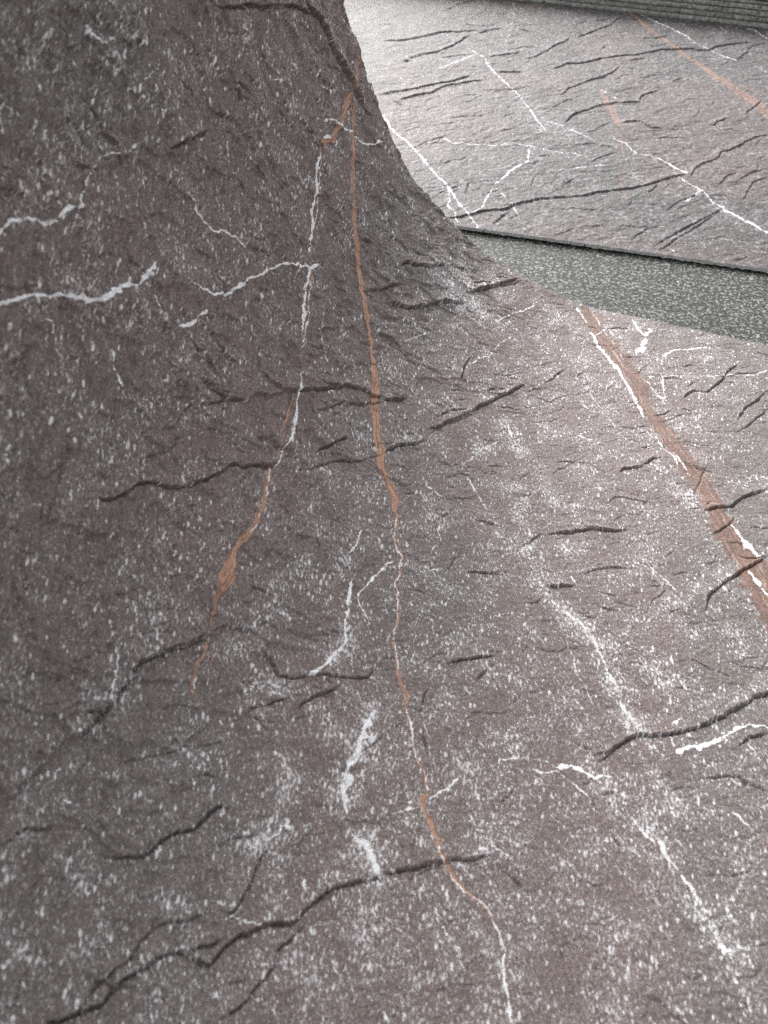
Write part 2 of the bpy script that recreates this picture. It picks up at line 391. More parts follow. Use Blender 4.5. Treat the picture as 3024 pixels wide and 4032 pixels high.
W 0.7 -184 490 449 -133 464 448
W 0.8 849 2275 248 858 2275 248
W 0.8 447 2008 241 456 2008 241
W 0.6 355 2047 260 360 2058 261
W 0.5 662 1429 72 760 1439 72 885 1452 73
W 0.6 -105 862 87 -57 804 87
W 0.6 1528 1567 131 1547 1496 131 1686 1460 132
W 0.6 -348 924 52 -253 908 52 -138 875 52
W 0.7 1708 1203 186 1717 1177 186
D 0.8 6 1713 908 88 1589 901 112 1450 894
D 0.7 149 1114 1408 276 1018 1404
D 0.6 693 1712 1099 811 1712 1102
D 0.5 457 1257 889 486 1255 889
D 0.8 945 2067 1698 1168 1951 1698 1283 1832 1693
D 0.6 1394 1704 1126 1488 1565 1123 1628 1463 1125
D 0.4 -477 1522 1613 -428 1388 1602
D 0.4 880 950 1242 1020 1050 1253
D 0.4 -118 694 1560 -44 602 1556
D 0.5 1169 2313 967 1195 2225 962
D 0.6 641 2316 1143 806 2176 1136 945 2067 1132
D 0.6 1059 2401 1164 1223 2235 1157 1340 2107 1152
K 1.1 -434 1151 229 -360 1203 229 -270 1253 230 -181 1309 231 -92 1365 231 -1 1419 232 80 1455 233 159 1497 233
K 0.8 -282 1156 123 -277 1186 123 -220 1243 124 -140 1325 124 30 1418 125
K 0.9 124 1798 128 154 1865 128 196 1947 129
K 0.8 606 2125 113 676 2210 114 723 2295 114
K 0.6 678 2112 75 732 1987 75
K 0.7 825 1975 112 886 1875 112 925 1815 111 900 1702 110
K 0.6 699 1759 110 786 1852 111 830 1945 112
K 0.7 1185 2310 116 1240 2356 117 1327 2388 117
K 0.7 1351 2456 118 1481 2530 119 1599 2574 121 1692 2517 121
K 0.7 1550 2624 101 1646 2541 100 1792 2547 101
K 0.7 1152 1740 93 1197 1603 93 1221 1465 92
K 0.5 1164 1238 109 1176 1344 109 1221 1465 110
K 0.6 720 1500 91 737 1598 91
K 0.6 838 1097 160 955 1123 161
K 0.5 772 957 124 846 1057 125
K 0.4 576 1235 125 643 1182 125 709 1067 124 777 935 124
K 0.4 187 1449 161 330 1417 161 462 1354 161
K 0.5 207 1217 106 289 1289 107
K 0.5 1043 2348 135 1143 2403 136
K 0.6 624 1837 129 717 1903 130
K 0.5 88 664 121 170 803 122 232 925 122 324 998 123
K 0.4 537 705 87 668 823 88 720 949 88
K 0.5 936 855 106 1012 941 107
K 0.5 1141 1120 108 1183 1196 109
K 0.5 789 2008 112 843 2141 113
k 1 -2728 5750 458 -2398 5883 459 -2093 6118 463 -1763 6460 471 -1429 6624 473 -1143 6800 476
k 0.9 -1102 6603 412 -920 6845 417 -685 7070 421
k 1 -2092 4882 375 -2019 5171 382 -1855 5384 386 -1628 5541 388 -1405 5915 396 -1298 6240 404 -1197 6512 410
k 0.7 -1987 7581 315 -1763 8113 323 -1493 8489 329
k 0.7 -2956 6494 300 -2814 6664 303
k 0.8 -370 7118 301 -75 6986 298
k 1 -2133 3521 441 -1870 3734 445 -1570 3979 450 -1303 4219 456 -1022 4428 461 -817 4718 468
k 1 -1753 3464 436 -1569 3671 441 -1329 3832 444 -1162 4144 453 -886 4369 458 -581 4576 463
k 0.7 -1939 3412 194 -1754 3329 192 -1580 3202 190
k 0.6 -1522 5286 164 -1185 5529 165 -980 5590 166
k 0.8 -693 5566 275 -441 5720 276 -99 6004 281
k 1 -431 4974 421 -194 5045 422 42 5116 423
k 0.9 -3 5666 329 177 5886 333 345 6221 340 476 6552 347 624 6778 351 667 6974 355
k 0.9 774 7008 356 971 7256 360 1203 7648 368 1367 7857 372 1438 8119 378 1451 8258 381 1684 8582 387 1908 8713 390
k 0.8 701 7680 308 903 7943 312
k 0.8 1043 7922 312 1379 8302 318
k 0.6 -1002 7758 189 -684 7860 189
k 1 558 5407 430 752 5679 437 988 5806 440 1256 6053 446 1570 6296 452 1895 6444 456 2136 6634 461 2378 6863 468 2710 7028 472 3043 7160 476
k 1 2918 7037 532 3209 7132 535 3421 7439 544 3719 7659 552 4017 7820 557
k 0.8 1828 6154 280 2106 6375 284
k 0.9 829 4364 350 879 4597 356 1082 4902 363 1256 5154 369 1442 5312 372 1583 5562 378 1683 5859 385
k 0.8 1299 6519 344 1380 6838 351
k 0.7 2107 5465 268 2335 5691 272
k 0.8 2558 5452 322 2807 5734 328
k 0.8 1976 7332 301 2273 7491 303 2505 7717 307
k 1 1006 3351 372 1100 3659 380 1229 3845 385 1465 4119 392 1712 4328 398 1933 4394 400 2098 4462 402 2124 4712 408 2249 4884 413 2396 5054 418
k 1 1873 3585 378 1977 3657 380 2134 3746 382 2230 3605 378 2340 3537 377 2515 3563 378
k 0.8 3249 3863 290 3322 4054 294 3503 4238 298
k 0.8 3760 4491 304 3876 4707 308 3955 4868 312 4060 5134 317
k 0.8 3732 6841 351 3909 7244 360 3985 7566 366 4309 7918 374
k 0.9 2941 2170 299 2989 2394 304 3136 2616 309 3301 2774 314 3371 3019 319 3507 3135 322 3682 3380 329 3861 3632 335 4070 3817 340
k 1 -156 155 327 13 238 328 174 368 331 312 463 334 545 565 336 617 693 340 726 802 342 957 950 346 1196 1064 349 1469 1168 352 1677 1307 356 1918 1450 361 2163 1583 365 2378 1741 370 2530 1918 376 2687 2064 380 2877 2187 384
k 0.8 434 145 216 502 277 218 541 404 221 601 508 223
k 0.6 201 2860 180 270 2563 176
k 0.7 -71 855 193 -85 1077 196 -48 1218 199
k 0.7 766 1270 198 792 1544 202
k 0.7 1193 1352 199 1324 1620 203
k 0.7 726 3813 241 837 3980 244
k 0.6 1472 2113 169 1683 2389 173 1871 2590 175
k 0.7 2359 1441 201 2502 1809 207
k 0.7 3303 1964 211 3419 2270 216 3583 2457 219
k 0.7 3558 2171 215 3776 2512 221 4004 2684 224
k 0.7 3632 1663 207 3760 2160 215 3990 2432 220
k 0.7 2631 1107 196 2792 1400 201 3006 1618 205 3068 1766 207
k 0.7 2208 241 181 2368 535 186 2568 703 189
k 0.9 2526 215 217 2719 487 223 2948 805 230 3124 1029 234 3367 1369 242
k 0.8 2558 89 179 2778 418 185 3274 1190 198
k 0.6 1232 43 142 1495 334 146
k 0.5 1150 2577 132 1480 2747 133 1829 2692 133
k 0.7 3420 46 217 3476 113 218 3588 169 220 3647 263 222
w 0.75 -1130 5883 451 -908 5667 443 -723 5502 438 -603 5216 429 -427 4955 579 -147 4537 408 120 4137 396 386 3671 430 555 3290 464 746 2973 317
w 0.8 -1408 4820 423 -1255 5075 429 -1099 5336 435 -939 5603 442
w 0.6 -1800 5345 275 -1464 5227 271 -1054 5134 268
w 0.7 -672 5683 221 -703 5956 225
w 0.6 -473 6141 227 -487 6732 236 -567 7735 250 -725 8667 264
w 0.5 -314 5736 221 -86 5265 214
w 0.8 697 3330 326 1005 3210 322 1317 2975 316 1466 2898 314
w 1 -1891 2858 465 -1546 2339 445 -1302 2132 436 -1090 1888 426 -819 1527 412 -562 1183 399 -361 972 391 -127 591 377 75 313 367 260 16 357
w 0.9 -361 972 313 -261 680 304 -238 441 298 -122 351 295 -4 33 287
w 0.8 -1335 1859 213 -1146 1962 214 -908 2162 217
w 0.8 -807 2344 263 -560 2219 260 -213 2276 260 94 2345 260 319 2484 263 520 2440 261 755 2391 260 1004 2348 259 1241 2377 259 1455 2289 257
w 0.9 114 353 294 211 497 298 249 876 308 250 1133 314 367 1396 321 451 1692 329 619 1914 334 609 2202 342 543 2408 348
w 0.8 250 1133 275 449 929 270 582 715 265 720 450 258
w 0.5 -585 2327 219 -274 1888 210 18 1472 203 207 1187 197
w 0.8 919 1701 205 1168 1838 207 1418 1977 209 1722 2111 211
w 0.9 1773 2986 362 1952 2919 270 2141 2592 263 2342 2612 264 2512 2512 350 2713 2352 864 2877 2221 942
w 0.8 2684 2167 170 2911 1922 335 3099 1742 413 3219 1517 488 3396 1315 722 3569 1180 637 3737 1018 709 3898 859 702 4060 705 618 4520 344 303
w 0.7 2854 1385 481 3068 1766 497
w 0.8 1406 4803 257 1535 4649 254 1739 4475 251
w 0.7 1718 4239 247 1907 4204 247
w 0.8 1744 3632 332 1903 3678 333
w 1 1911 8658 324 2244 8319 318 2518 8080 564 2740 7896 372 2958 7469 242 3168 7237 299 3372 7009 236 3690 6770 816
w 0.9 3942 8561 386 4093 8546 386 4320 8109 378
w 0.7 3441 8522 385 3564 8172 378
w 0.8 3164 6691 232 3408 6769 233
w 0.7 1845 64 214 2005 243 217 2175 315 219
w 0.8 2640 217 218 2756 87 216
w 0.6 3703 3077 184 4035 3212 186
w 0.7 4078 6563 346 4220 6393 343
w 0.7 -2375 4590 317 -2200 4436 313
w 0.6 -1239 2870 276 -1264 3117 281
d 0.9 120 4137 4456 484 3525 4253 810 3032 4093 1124 2802 4017
d 0.6 3099 1774 2487 3397 1346 2413 3899 888 2345
d 0.7 2071 2066 1686 2212 1864 1660 2376 1774 1649
d 0.5 1615 5677 3264 2016 5696 3266 2462 5422 3209
d 0.5 -47 1455 2430 144 1170 2368
d 0.6 1699 4509 3023 1871 4193 2957
d 0.5 2006 2591 2633 2188 2348 2585
d 0.5 3727 1437 2442 3913 1125 2390
r 0.7 1678 8677 908 1878 8400 894 2080 7935 1119 2313 7566 1096 2538 7210 1074 2753 6867 1169 2961 6535 1262 3200 6174 1460 3390 5813 1979 3576 5567 1842 3789 5241 2020 3992 4880 2081 4180 4443 2027 4543 3795 1463 4974 2930 648
r 0.5 3580 5720 766 3877 5562 760 4160 5357 752
r 0.65 1429 4761 718 1557 4374 999 1680 4003 1168 1779 3642 1233 1846 3452 655
r 0.5 1785 3310 463 1893 3020 453 1935 2646 441
r 0.5 1919 2130 381 1959 1794 371 2027 1480 362 2078 1174 353
"""


# ------------------------------------------------------------------ noise on arrays
rng = np.random.RandomState(7)
TAB = rng.rand(256, 256).astype(np.float32)
def vnoise(x, y, seed=0):
    x = np.asarray(x, np.float32)+seed*17.13; y = np.asarray(y, np.float32)+seed*31.71
    xi = np.floor(x).astype(np.int32); yi = np.floor(y).astype(np.int32)
    fx = x-xi; fy = y-yi
    fx = fx*fx*(3-2*fx); fy = fy*fy*(3-2*fy)
    x0 = xi & 255; x1 = (xi+1) & 255; y0 = yi & 255; y1 = (yi+1) & 255
    return (TAB[x0, y0]*(1-fx)+TAB[x1, y0]*fx)*(1-fy)+(TAB[x0, y1]*(1-fx)+TAB[x1, y1]*fx)*fy
def fbm(x, y, octs=4, seed=0, gain=.5):
    s = 0; a = 1; t = 0
    for i in range(octs):
        s = s+a*(vnoise(x, y, seed+i)-.5); t += a; a *= gain; x = x*2.03; y = y*2.03
    return s/t*2
def smooth(e0, e1, x):
    t = np.clip((x-e0)/(e1-e0), 0, 1); return t*t*(3-2*t)

# ------------------------------------------------------------------ traced veins and cracks, in 0.1 mm of sheet coordinates
class Face:
    fold = 1; thin = 1
    """stone face over (S, A): relief h, veins, rust, fleck density"""
    def __init__(self, Sax, Aax, A2=None):
        self.Sax, self.Aax = Sax, Aax
        self.S, self.A = np.meshgrid(Sax, Aax, indexing='ij')
        self.S = self.S.astype(np.float32); self.A = self.A.astype(np.float32)
        n = self.S.shape
        S, A = self.S, self.A
        self.wx = .0016*fbm(S/.009, A/.009, 3, 3)
        self.vx = .0009*fbm(S/.0018, A/.0018, 2, 9)
        self.wy = .0016*fbm(S/.009, A/.009, 3, 5)
        self.vy = .0009*fbm(S/.0018, A/.0018, 2, 13)
        self.h = np.zeros(n, np.float32); self.vein = np.zeros(n, np.float32)
        self.rust = np.zeros(n, np.float32); self.band = np.zeros(n, np.float32); self.dense = np.zeros(n, np.float32)
    def window(self, pts, m):
        lo = pts[:, :2].min(0)-m; hi = pts[:, :2].max(0)+m
        i0, i1 = np.searchsorted(self.Sax, [lo[0], hi[0]]); j0, j1 = np.searchsorted(self.Aax, [lo[1], hi[1]])
        return slice(i0, i1), slice(j0, j1)
    def dist(self, pts, m, warp=1.0, fine=1.0):
        """signed distance, width and position along a polyline, in a window round it"""
        w = self.window(pts, m)
        X = self.S[w]+warp*self.wx[w]+fine*self.vx[w]; Y = self.A[w]+warp*self.wy[w]+fine*self.vy[w]
        if X.size == 0: return None
        D = np.full(X.shape, 9., np.float32); W = np.zeros_like(D); U = np.zeros_like(D); G = np.ones_like(D)
        seg = np.hypot(*np.diff(pts[:, :2], axis=0).T); cum = np.r_[0, np.cumsum(seg)]; tot = cum[-1]+1e-9
        for k in range(len(pts)-1):
            ax, ay, aw = pts[k]; bx, by, bw = pts[k+1]
            dx, dy = bx-ax, by-ay; L2 = dx*dx+dy*dy+1e-12
            t = np.clip(((X-ax)*dx+(Y-ay)*dy)/L2, 0, 1)
            d = np.hypot(X-ax-t*dx, Y-ay-t*dy)
            m_ = d < D
            D = np.where(m_, d, D); W = np.where(m_, aw+(bw-aw)*t, W)
            U = np.where(m_, (cum[k]+t*seg[k])/tot, U)
            G = np.where(m_, np.sign(dx*(Y-ay)-dy*(X-ax)), G)
        return w, D, W, U, G, tot
    def crack(self, pts, st, step=1.0):
        pts = np.array(pts, float); 
        r = self.dist(pts, .016, 1.1, .35)
        if r is None: return
        w, D, W, U, G, tot = r
        tap = np.minimum(1, np.minimum(U, 1-U)*tot/.014+.12)
        fl_ = .40 if st < 1 else .75
        tap = tap*(fl_+(1.45-fl_)*vnoise(self.S[w]/.007, self.A[w]/.007, 21))
        hw = np.maximum(W*.44*self.thin*np.sqrt(tap), .00040)
        wl = self.fold*smooth(.02, -.12, self.S[w]); hw = hw*(1+.25*wl)
        dep = np.clip(hw*5.5*st, .0006, .0034+.0012*wl)*np.minimum(1, tap*1.4+.15*wl)
        g = np.where(G > 0, np.clip(1-D/np.maximum(hw*.45, .0008), 0, 1)**.5, np.clip(1-D/(hw*1.35), 0, 1)**.8)
        up = G > 0
        lip = st*step*tap*np.clip(W*.8, .0004, .0016)*(1+.6*smooth(-.05, -.25, self.S[w])*self.fold)
        hh = np.where(up, lip*np.exp(-np.maximum(D-hw*.5, 0)/.006), -lip*.35*np.exp(-D/.004))
        fade = smooth(.016, .010, D)
        self.h[w] += (hh*fade).astype(np.float32)
        self.h[w] = np.minimum(self.h[w], self.h[w]*(1-g)+(-dep)*g)
    def stroke(self, fld, pts, st, soft=.35, warp=1.25, scale=.44):
        pts = np.array(pts, float)
        r = self.dist(pts, pts[:, 2].max()*1.2+.004, warp)
        if r is None: return
        w, D, W, U, G, tot = r
        tap = np.minimum(1, np.minimum(U, 1-U)*tot/.006+.45)
        blob = .30+1.5*vnoise(self.S[w]/.0045, self.A[w]/.0045, 33)**1.6
        hw = np.maximum(W*scale*(1 if fld is self.rust else .9 if self.thin < 1 else 1)*tap*(blob if fld is self.vein else .7+.6*blob), .00045)
        if fld is self.rust:
            b = G*D/np.maximum(W*scale, .0004); inn = D < W*scale*1.4
            self.band[w] = np.where(inn, b, self.band[w])
        v = st*smooth(hw*(1+soft)+.0002, hw*(1-soft), D)
        fld[w] = np.maximum(fld[w], v)
def load(face, kinds):
    for ln in TR.strip().splitlines():
        p = ln.split(); k = p[0]
        if k not in kinds: continue
        st = float(p[1]); v = np.array(p[2:], float).reshape(-1, 3)*[1e-4, 1e-4, 1e-5]
        K = k.upper()
        if K == 'K': face.crack(v, st)
        elif K == 'W': face.stroke(face.vein, v, st)
        elif K == 'R': face.stroke(face.rust, v, st, .25)
        elif K == 'D': face.stroke(face.dense, v, st, .9, 2.5)

def strands(face, n, S0, S1, A0, A1, ang, L, wid, seed, kind, st=(.3, .7)):
    """small random hairline cracks or veinlets with the grain of the stone"""
    r = np.random.RandomState(seed)
    for _ in range(n):
        s, a = r.uniform(S0, S1), r.uniform(A0, A1)
        th = math.radians(ang(s, a)+r.normal(0, 16)); l = L*r.uniform(.35, 1.5); m = 6
        pts = [(s, a, wid)]
        for i in range(m):
            th2 = th+r.normal(0, .38); s += math.cos(th2)*l/m; a += math.sin(th2)*l/m
            pts.append((s, a, wid*(r.uniform(.6, 1.2))))
        q = r.uniform(*st)
        if kind == 'K': face.crack(pts, q)
        else: face.stroke(face.vein, np.array(pts), q)

# ------------------------------------------------------------------ mesh helpers
def grid_mesh(name, P, attrs=None, skirt=None):
    """P: (n,m,3) vertices -> one sheet of quads; skirt: list of extra rings (fn(boundary)->verts) hanging from its border"""
    n, m = P.shape[:2]
    V = P.reshape(-1, 3)
    idx = np.arange(n*m, dtype=np.int32).reshape(n, m)
    F = np.stack([idx[:-1, :-1], idx[1:, :-1], idx[1:, 1:], idx[:-1, 1:]], -1).reshape(-1, 4)
    ns = 0
    if skirt is not None:
        b = np.r_[idx[:, 0], idx[-1, 1:], idx[-2::-1, -1], idx[0, -2:0:-1]]
        prev = b; base = len(V)
        for fn in skirt:
            nv = fn(V[b], b); new = base+np.arange(len(b), dtype=np.int32)
            V = np.vstack([V, nv]); base += len(b); ns += len(b)
            F = np.vstack([F, np.stack([prev, new, np.roll(new, -1), np.roll(prev, -1)], -1)])
            prev = new
    me = bpy.data.meshes.new(name)
    me.vertices.add(len(V)); me.vertices.foreach_set('co', V.astype(np.float32).ravel())
    me.loops.add(F.size); me.loops.foreach_set('vertex_index', F.astype(np.int32).ravel())
    me.polygons.add(len(F)); me.polygons.foreach_set('loop_start', np.arange(0, F.size, 4, dtype=np.int32))
    me.polygons.foreach_set('loop_total', np.full(len(F), 4, np.int32))
    me.polygons.foreach_set('use_smooth', np.ones(len(F), bool))
    for k, v in (attrs or {}).items():
        v = v.reshape(-1, 3)
        if ns: v = np.vstack([v]+[v[b]]*(ns//len(b)))
        at = me.attributes.new(k, 'FLOAT_VECTOR', 'POINT'); at.data.foreach_set('vector', v.astype(np.float32).ravel())
    me.update(calc_edges=True)
    return me
def link(name, me, mat=None, parent=None):
    o = bpy.data.objects.new(name, me); sc.collection.objects.link(o)
    if mat: me.materials.append(mat)
    if parent: o.parent = parent
    return o
def thing(name, label, cat, loc=(0, 0, 0), group=None):
    o = bpy.data.objects.new(name, None); sc.collection.objects.link(o); o.location = loc; o.empty_display_size = .05
    o['label'] = label; o['category'] = cat
    if group: o['group'] = group
    return o

# ------------------------------------------------------------------ materials
class N:
    def __init__(self, name):
        self.m = bpy.data.materials.new(name); self.m.use_nodes = True; self.t = self.m.node_tree; self.t.nodes.clear()
        self.out = self.t.nodes.new("ShaderNodeOutputMaterial"); self.b = self.t.nodes.new("ShaderNodeBsdfPrincipled")
        self.t.links.new(self.b.outputs[0], self.out.inputs[0])
    def put(self, sock, v):
        if hasattr(v, 'is_output'): self.t.links.new(v, sock)
        else: sock.default_value = v
    def math(self, op, a, b=0.0, c=0.0, clamp=False):
        n = self.t.nodes.new("ShaderNodeMath"); n.operation = op; n.use_clamp = clamp
        for i, v in enumerate((a, b, c)): self.put(n.inputs[i], v)
        return n.outputs[0]
    def attr(self, name):
        n = self.t.nodes.new("ShaderNodeAttribute"); n.attribute_name = name; return n.outputs['Vector']
    def sep(self, v):
        n = self.t.nodes.new("ShaderNodeSeparateXYZ"); self.put(n.inputs[0], v); return n.outputs
    def scale(self, v, s, off=(0, 0, 0)):
        n = self.t.nodes.new("ShaderNodeMapping"); self.put(n.inputs[0], v); n.inputs['Scale'].default_value = s
        n.inputs['Location'].default_value = off; return n.outputs[0]
    def noise(self, v, s=1.0, det=2.0, rough=.5, dist=0.0):
        n = self.t.nodes.new("ShaderNodeTexNoise"); self.put(n.inputs['Vector'], v); n.inputs['Scale'].default_value = s
        n.inputs['Detail'].default_value = det; n.inputs['Roughness'].default_value = rough; n.inputs['Distortion'].default_value = dist
        return n.outputs[0]
    def voro(self, v, s=1.0, rnd=1.0):
        n = self.t.nodes.new("ShaderNodeTexVoronoi"); self.put(n.inputs['Vector'], v); n.inputs['Scale'].default_value = s
        n.inputs['Randomness'].default_value = rnd; return n.outputs['Distance'], n.outputs['Color']
    def ramp(self, v, lo, hi, a=0.0, b=1.0):
        n = self.t.nodes.new("ShaderNodeMapRange"); n.interpolation_type = 'SMOOTHSTEP'
        self.put(n.inputs[0], v); self.put(n.inputs[1], lo); self.put(n.inputs[2], hi); self.put(n.inputs[3], a); self.put(n.inputs[4], b)
        return n.outputs[0]
    def mix(self, f, a, b):
        n = self.t.nodes.new("ShaderNodeMix"); n.data_type = 'RGBA'
        self.put(n.inputs[0], f)
        for i, v in ((6, a), (7, b)): self.put(n.inputs[i], v if hasattr(v, 'is_output') else (*v, 1.0) if len(v) == 3 else v)
        return n.outputs[2]
    def bump(self, h, strength, dist):
        n = self.t.nodes.new("ShaderNodeBump"); n.inputs['Strength'].default_value = strength; n.inputs['Distance'].default_value = dist
        self.put(n.inputs['Height'], h); return n.outputs[0]

def stone_material(name, dark, warm, pale, vein, orange, brown, fk=(0, 0), rough=.5):
    m = N(name)
    co = m.attr('sheet'); fl = m.attr('grain'); msk = m.sep(m.attr('marks')); aux = m.sep(m.attr('tint'))
    V, R, D = msk[0], msk[1], msk[2]; W, O = aux[0], aux[1]
    base = m.mix(W, dark, warm)
    # mottled ground
    n1 = m.noise(co, 60, 5, .6); n2 = m.noise(co, 700, 3, .7); n3 = m.noise(fl, .5, 3, .6)
    base = m.mix(m.ramp(n1, .25, .75, .0, .55), base, pale_mix(m, base, .72))
    gr = m.math('MULTIPLY_ADD', n2, 2.6, -.3)
    gr = m.math('MULTIPLY', gr, m.ramp(n3, .3, .7, .8, 1.22))
    mm = m.t.nodes.new("ShaderNodeVectorMath"); mm.operation = 'SCALE'; m.put(mm.inputs[0], base); m.put(mm.inputs['Scale'], gr)
    base = mm.outputs[0]
    # flecks drawn out with the grain
    big = m.noise(co, 34, 5, .72)
    dens = m.math('ADD', m.math('MULTIPLY', D, .10), m.math('MULTIPLY_ADD', big, .50, -.24))
    f1 = m.noise(fl, 1.0, 2.5, .62, .35)
    f1 = m.math('ADD', f1, dens)
    k1 = m.ramp(f1, .615+fk[0], .652+fk[0], 0, 1.0)
    f2 = m.noise(m.scale(fl, (2.3, 1.5, 1), (5, 3, 0)), 1.0, 2, .6, .6)
    k2 = m.ramp(m.math('ADD', f2, m.math('MULTIPLY', dens, .8)), .56+fk[1], .61+fk[1], 0, .38)
    vd, vc = m.voro(m.scale(fl, (.60, .50, 1)), 1.0)
    rnd = m.sep(vc)[0]
    sz = m.math('ADD', m.math('MULTIPLY_ADD', rnd, .80, -.44), m.math('MULTIPLY', dens, 1.3))
    wob = m.math('MULTIPLY_ADD', m.noise(fl, 1.6, 2, .6), .34, -.17)
    k3 = m.ramp(m.math('ADD', m.math('SUBTRACT', sz, vd), wob), -.02, .03)
    k = m.math('MAXIMUM', m.math('MAXIMUM', k1, k2), k3)
    k = m.math('MULTIPLY', k, m.math('SUBTRACT', 1.0, m.math('MULTIPLY', R, .92), clamp=True))
    k = m.math('MULTIPLY', k, m.ramp(m.noise(co, 300, 3, .6), .38, .56, .30, 1.0))
    col = m.mix(k, base, m.mix(m.noise(co, 90, 2), pale, tuple(c*.62 for c in pale)))
    # rusty seams
    rn = m.math('ADD', R, m.math('MULTIPLY_ADD', m.noise(co, 420, 4, .7), .8, -.4))
    rm = m.ramp(rn, .30, .62)
    rc = m.mix(O, brown, orange)
    cb = m.t.nodes.new("ShaderNodeCombineXYZ"); m.put(cb.inputs[0], m.math('MULTIPLY', aux[2], 2.6)); m.put(cb.inputs[1], m.math('MULTIPLY', m.sep(co)[1], 22.0))
    st1 = m.noise(cb.outputs[0], 1.3, 4, .65)
    rc = m.mix(m.ramp(st1, .47, .56, 0, .75), rc, (.10, .055, .042))
    rc = m.mix(m.ramp(st1, .42, .37, 0, .55), rc, (.52, .40, .33))
    rc = m.mix(m.ramp(m.noise(co, 380, 3, .7), .45, .65, 0, .35), rc, (.10, .075, .064))
    col = m.mix(m.math('MULTIPLY', rm, m.ramp(R, .0, .5, .3, .95)), col, rc)
    # white seams
    vn = m.math('ADD', V, m.math('MULTIPLY_ADD', m.noise(co, 420, 4, .8), 2.0, -1.08))
    vn = m.math('ADD', vn, m.math('MULTIPLY_ADD', m.noise(co, 130, 2, .6), 1.5, -.80))
    vm = m.ramp(vn, .36, .55)
    col = m.mix(m.math('MULTIPLY', vm, m.ramp(V, .0, .7, .2, 1.0)), col, m.mix(m.ramp(m.noise(co, 300, 3, .7), .4, .7), vein, tuple(c*.72 for c in vein)))
    m.put(m.b.inputs['Base Color'], col)
    m.put(m.b.inputs['Roughness'], m.ramp(m.noise(co, 500, 3, .7), .2, .8, rough-.10, rough+.16))
    m.b.inputs['Specular IOR Level'].default_value = .5
    hh = m.math('ADD', m.math('MULTIPLY', m.noise(co, 420, 5, .72), 1.0), m.math('MULTIPLY', m.noise(fl, .8, 4, .7), .8))
    hh = m.math('ADD', hh, m.math('MULTIPLY', k, .12))
    m.put(m.b.inputs['Normal'], m.bump(hh, BUMP, .0012))
    return m.m
def pale_mix(m, base, k):
    n = m.t.nodes.new("ShaderNodeVectorMath"); n.operation = 'SCALE'; m.put(n.inputs[0], base); n.inputs['Scale'].default_value = k
    return n.outputs[0]
BUMP = .75
mat_curl = stone_material("curled_slate_face", (.126, .106, .097), (.152, .114, .104), (.82, .80, .81), (.84, .84, .86),
                          (.50, .27, .175), (.185, .100, .074))
mat_flat = stone_material("flat_slate_face", (.056, .051, .051), (.086, .064, .062), (.27, .245, .25), (.62, .62, .635),
                          (.22, .135, .105), (.20, .12, .09), (-.02, -.015), .48)
mat_flat.node_tree.nodes['Principled BSDF'].inputs['Specular IOR Level'].default_value = .32

def fibre_material(name, a, b, c, s=1.0, axis=SL, bump=.8):
    """resin and glass-fibre backing: grey-green grit with pale fibres"""
    m = N(name)
    tc = m.t.nodes.new("ShaderNodeTexCoord"); co0 = tc.outputs['Object']
    r = m.t.nodes.new("ShaderNodeMapping"); m.put(r.inputs[0], co0); r.inputs['Rotation'].default_value = (0, 0, -axis); co = r.outputs[0]
    f = m.noise(m.scale(co, (1, 1.15, 1)), 235*s, 2, .8, .4)
    g = m.noise(m.scale(co, (1, .8, 1), (4, 1, 2)), 400*s, 2, .75)
    l = m.noise(m.scale(co, (1, 3, 3)), 14*s, 4, .65)
    x = m.math('ADD', m.math('MULTIPLY', f, .65), m.math('MULTIPLY', g, .35))
    col = m.mix(m.ramp(x, .42, .54), a, b)
    col = m.mix(m.ramp(x, .53, .575, 0, .95), col, c)
    vd, vc = m.voro(co, 110*s)
    rr = m.sep(vc)
    col = m.mix(m.math('MULTIPLY', m.ramp(vd, .30, .16), m.ramp(rr[0], .90, .92)), col, (.035, .04, .042))
    col = m.mix(m.math('MULTIPLY', m.ramp(vd, .20, .12), m.ramp(rr[1], .93, .95)), col, (.46, .46, .40))
    col = m.mix(m.ramp(l, .35, .65, 0, .38), col, a)
    m.put(m.b.inputs['Base Color'], col); m.b.inputs['Roughness'].default_value = .6
    m.b.inputs['Specular IOR Level'].default_value = .35
    m.put(m.b.inputs['Normal'], m.bump(x, bump, .0016))
    return m.m
mat_fibre = fibre_material("fibre_backing", (.010, .011, .009), (.052, .056, .048), (.26, .275, .245))
mat_slab = fibre_material("slab_edge_grit", (.17, .171, .155), (.29, .292, .26), (.44, .44, .40), .8, math.atan(-.365), .9)
mat_rim = fibre_material("sheet_rim", (.30, .30, .295), (.42, .42, .41), (.55, .55, .54), 1.4)
def plain(name, c, rough):
    m = N(name); tc = m.t.nodes.new("ShaderNodeTexCoord"); co = tc.outputs['Object']
    n = m.noise(co, 40, 6, .7)
    m.put(m.b.inputs['Base Color'], m.mix(m.ramp(n, .3, .7), tuple(x*.75 for x in c), tuple(x*1.2 for x in c)))
    m.b.inputs['Roughness'].default_value = rough
    m.put(m.b.inputs['Normal'], m.bump(n, .4, .002)); return m.m
mat_ground = plain("concrete", (.22, .215, .205), .85)

# ------------------------------------------------------------------ the ground
def box(name, x0, x1, y0, y1, z0, z1, mat):
    v = [(x, y, z) for x in (x0, x1) for y in (y0, y1) for z in (z0, z1)]
    f = [(0, 1, 3, 2), (4, 6, 7, 5), (0, 4, 5, 1), (2, 3, 7, 6), (0, 2, 6, 4), (1, 5, 7, 3)]
    me = bpy.data.meshes.new(name); me.from_pydata(v, [], f); me.update(); return link(name, me, mat)
ZG = -.006
g = box('ground', -30, 30, -30, 30, ZG-.05, ZG, mat_ground); g['kind'] = 'structure'

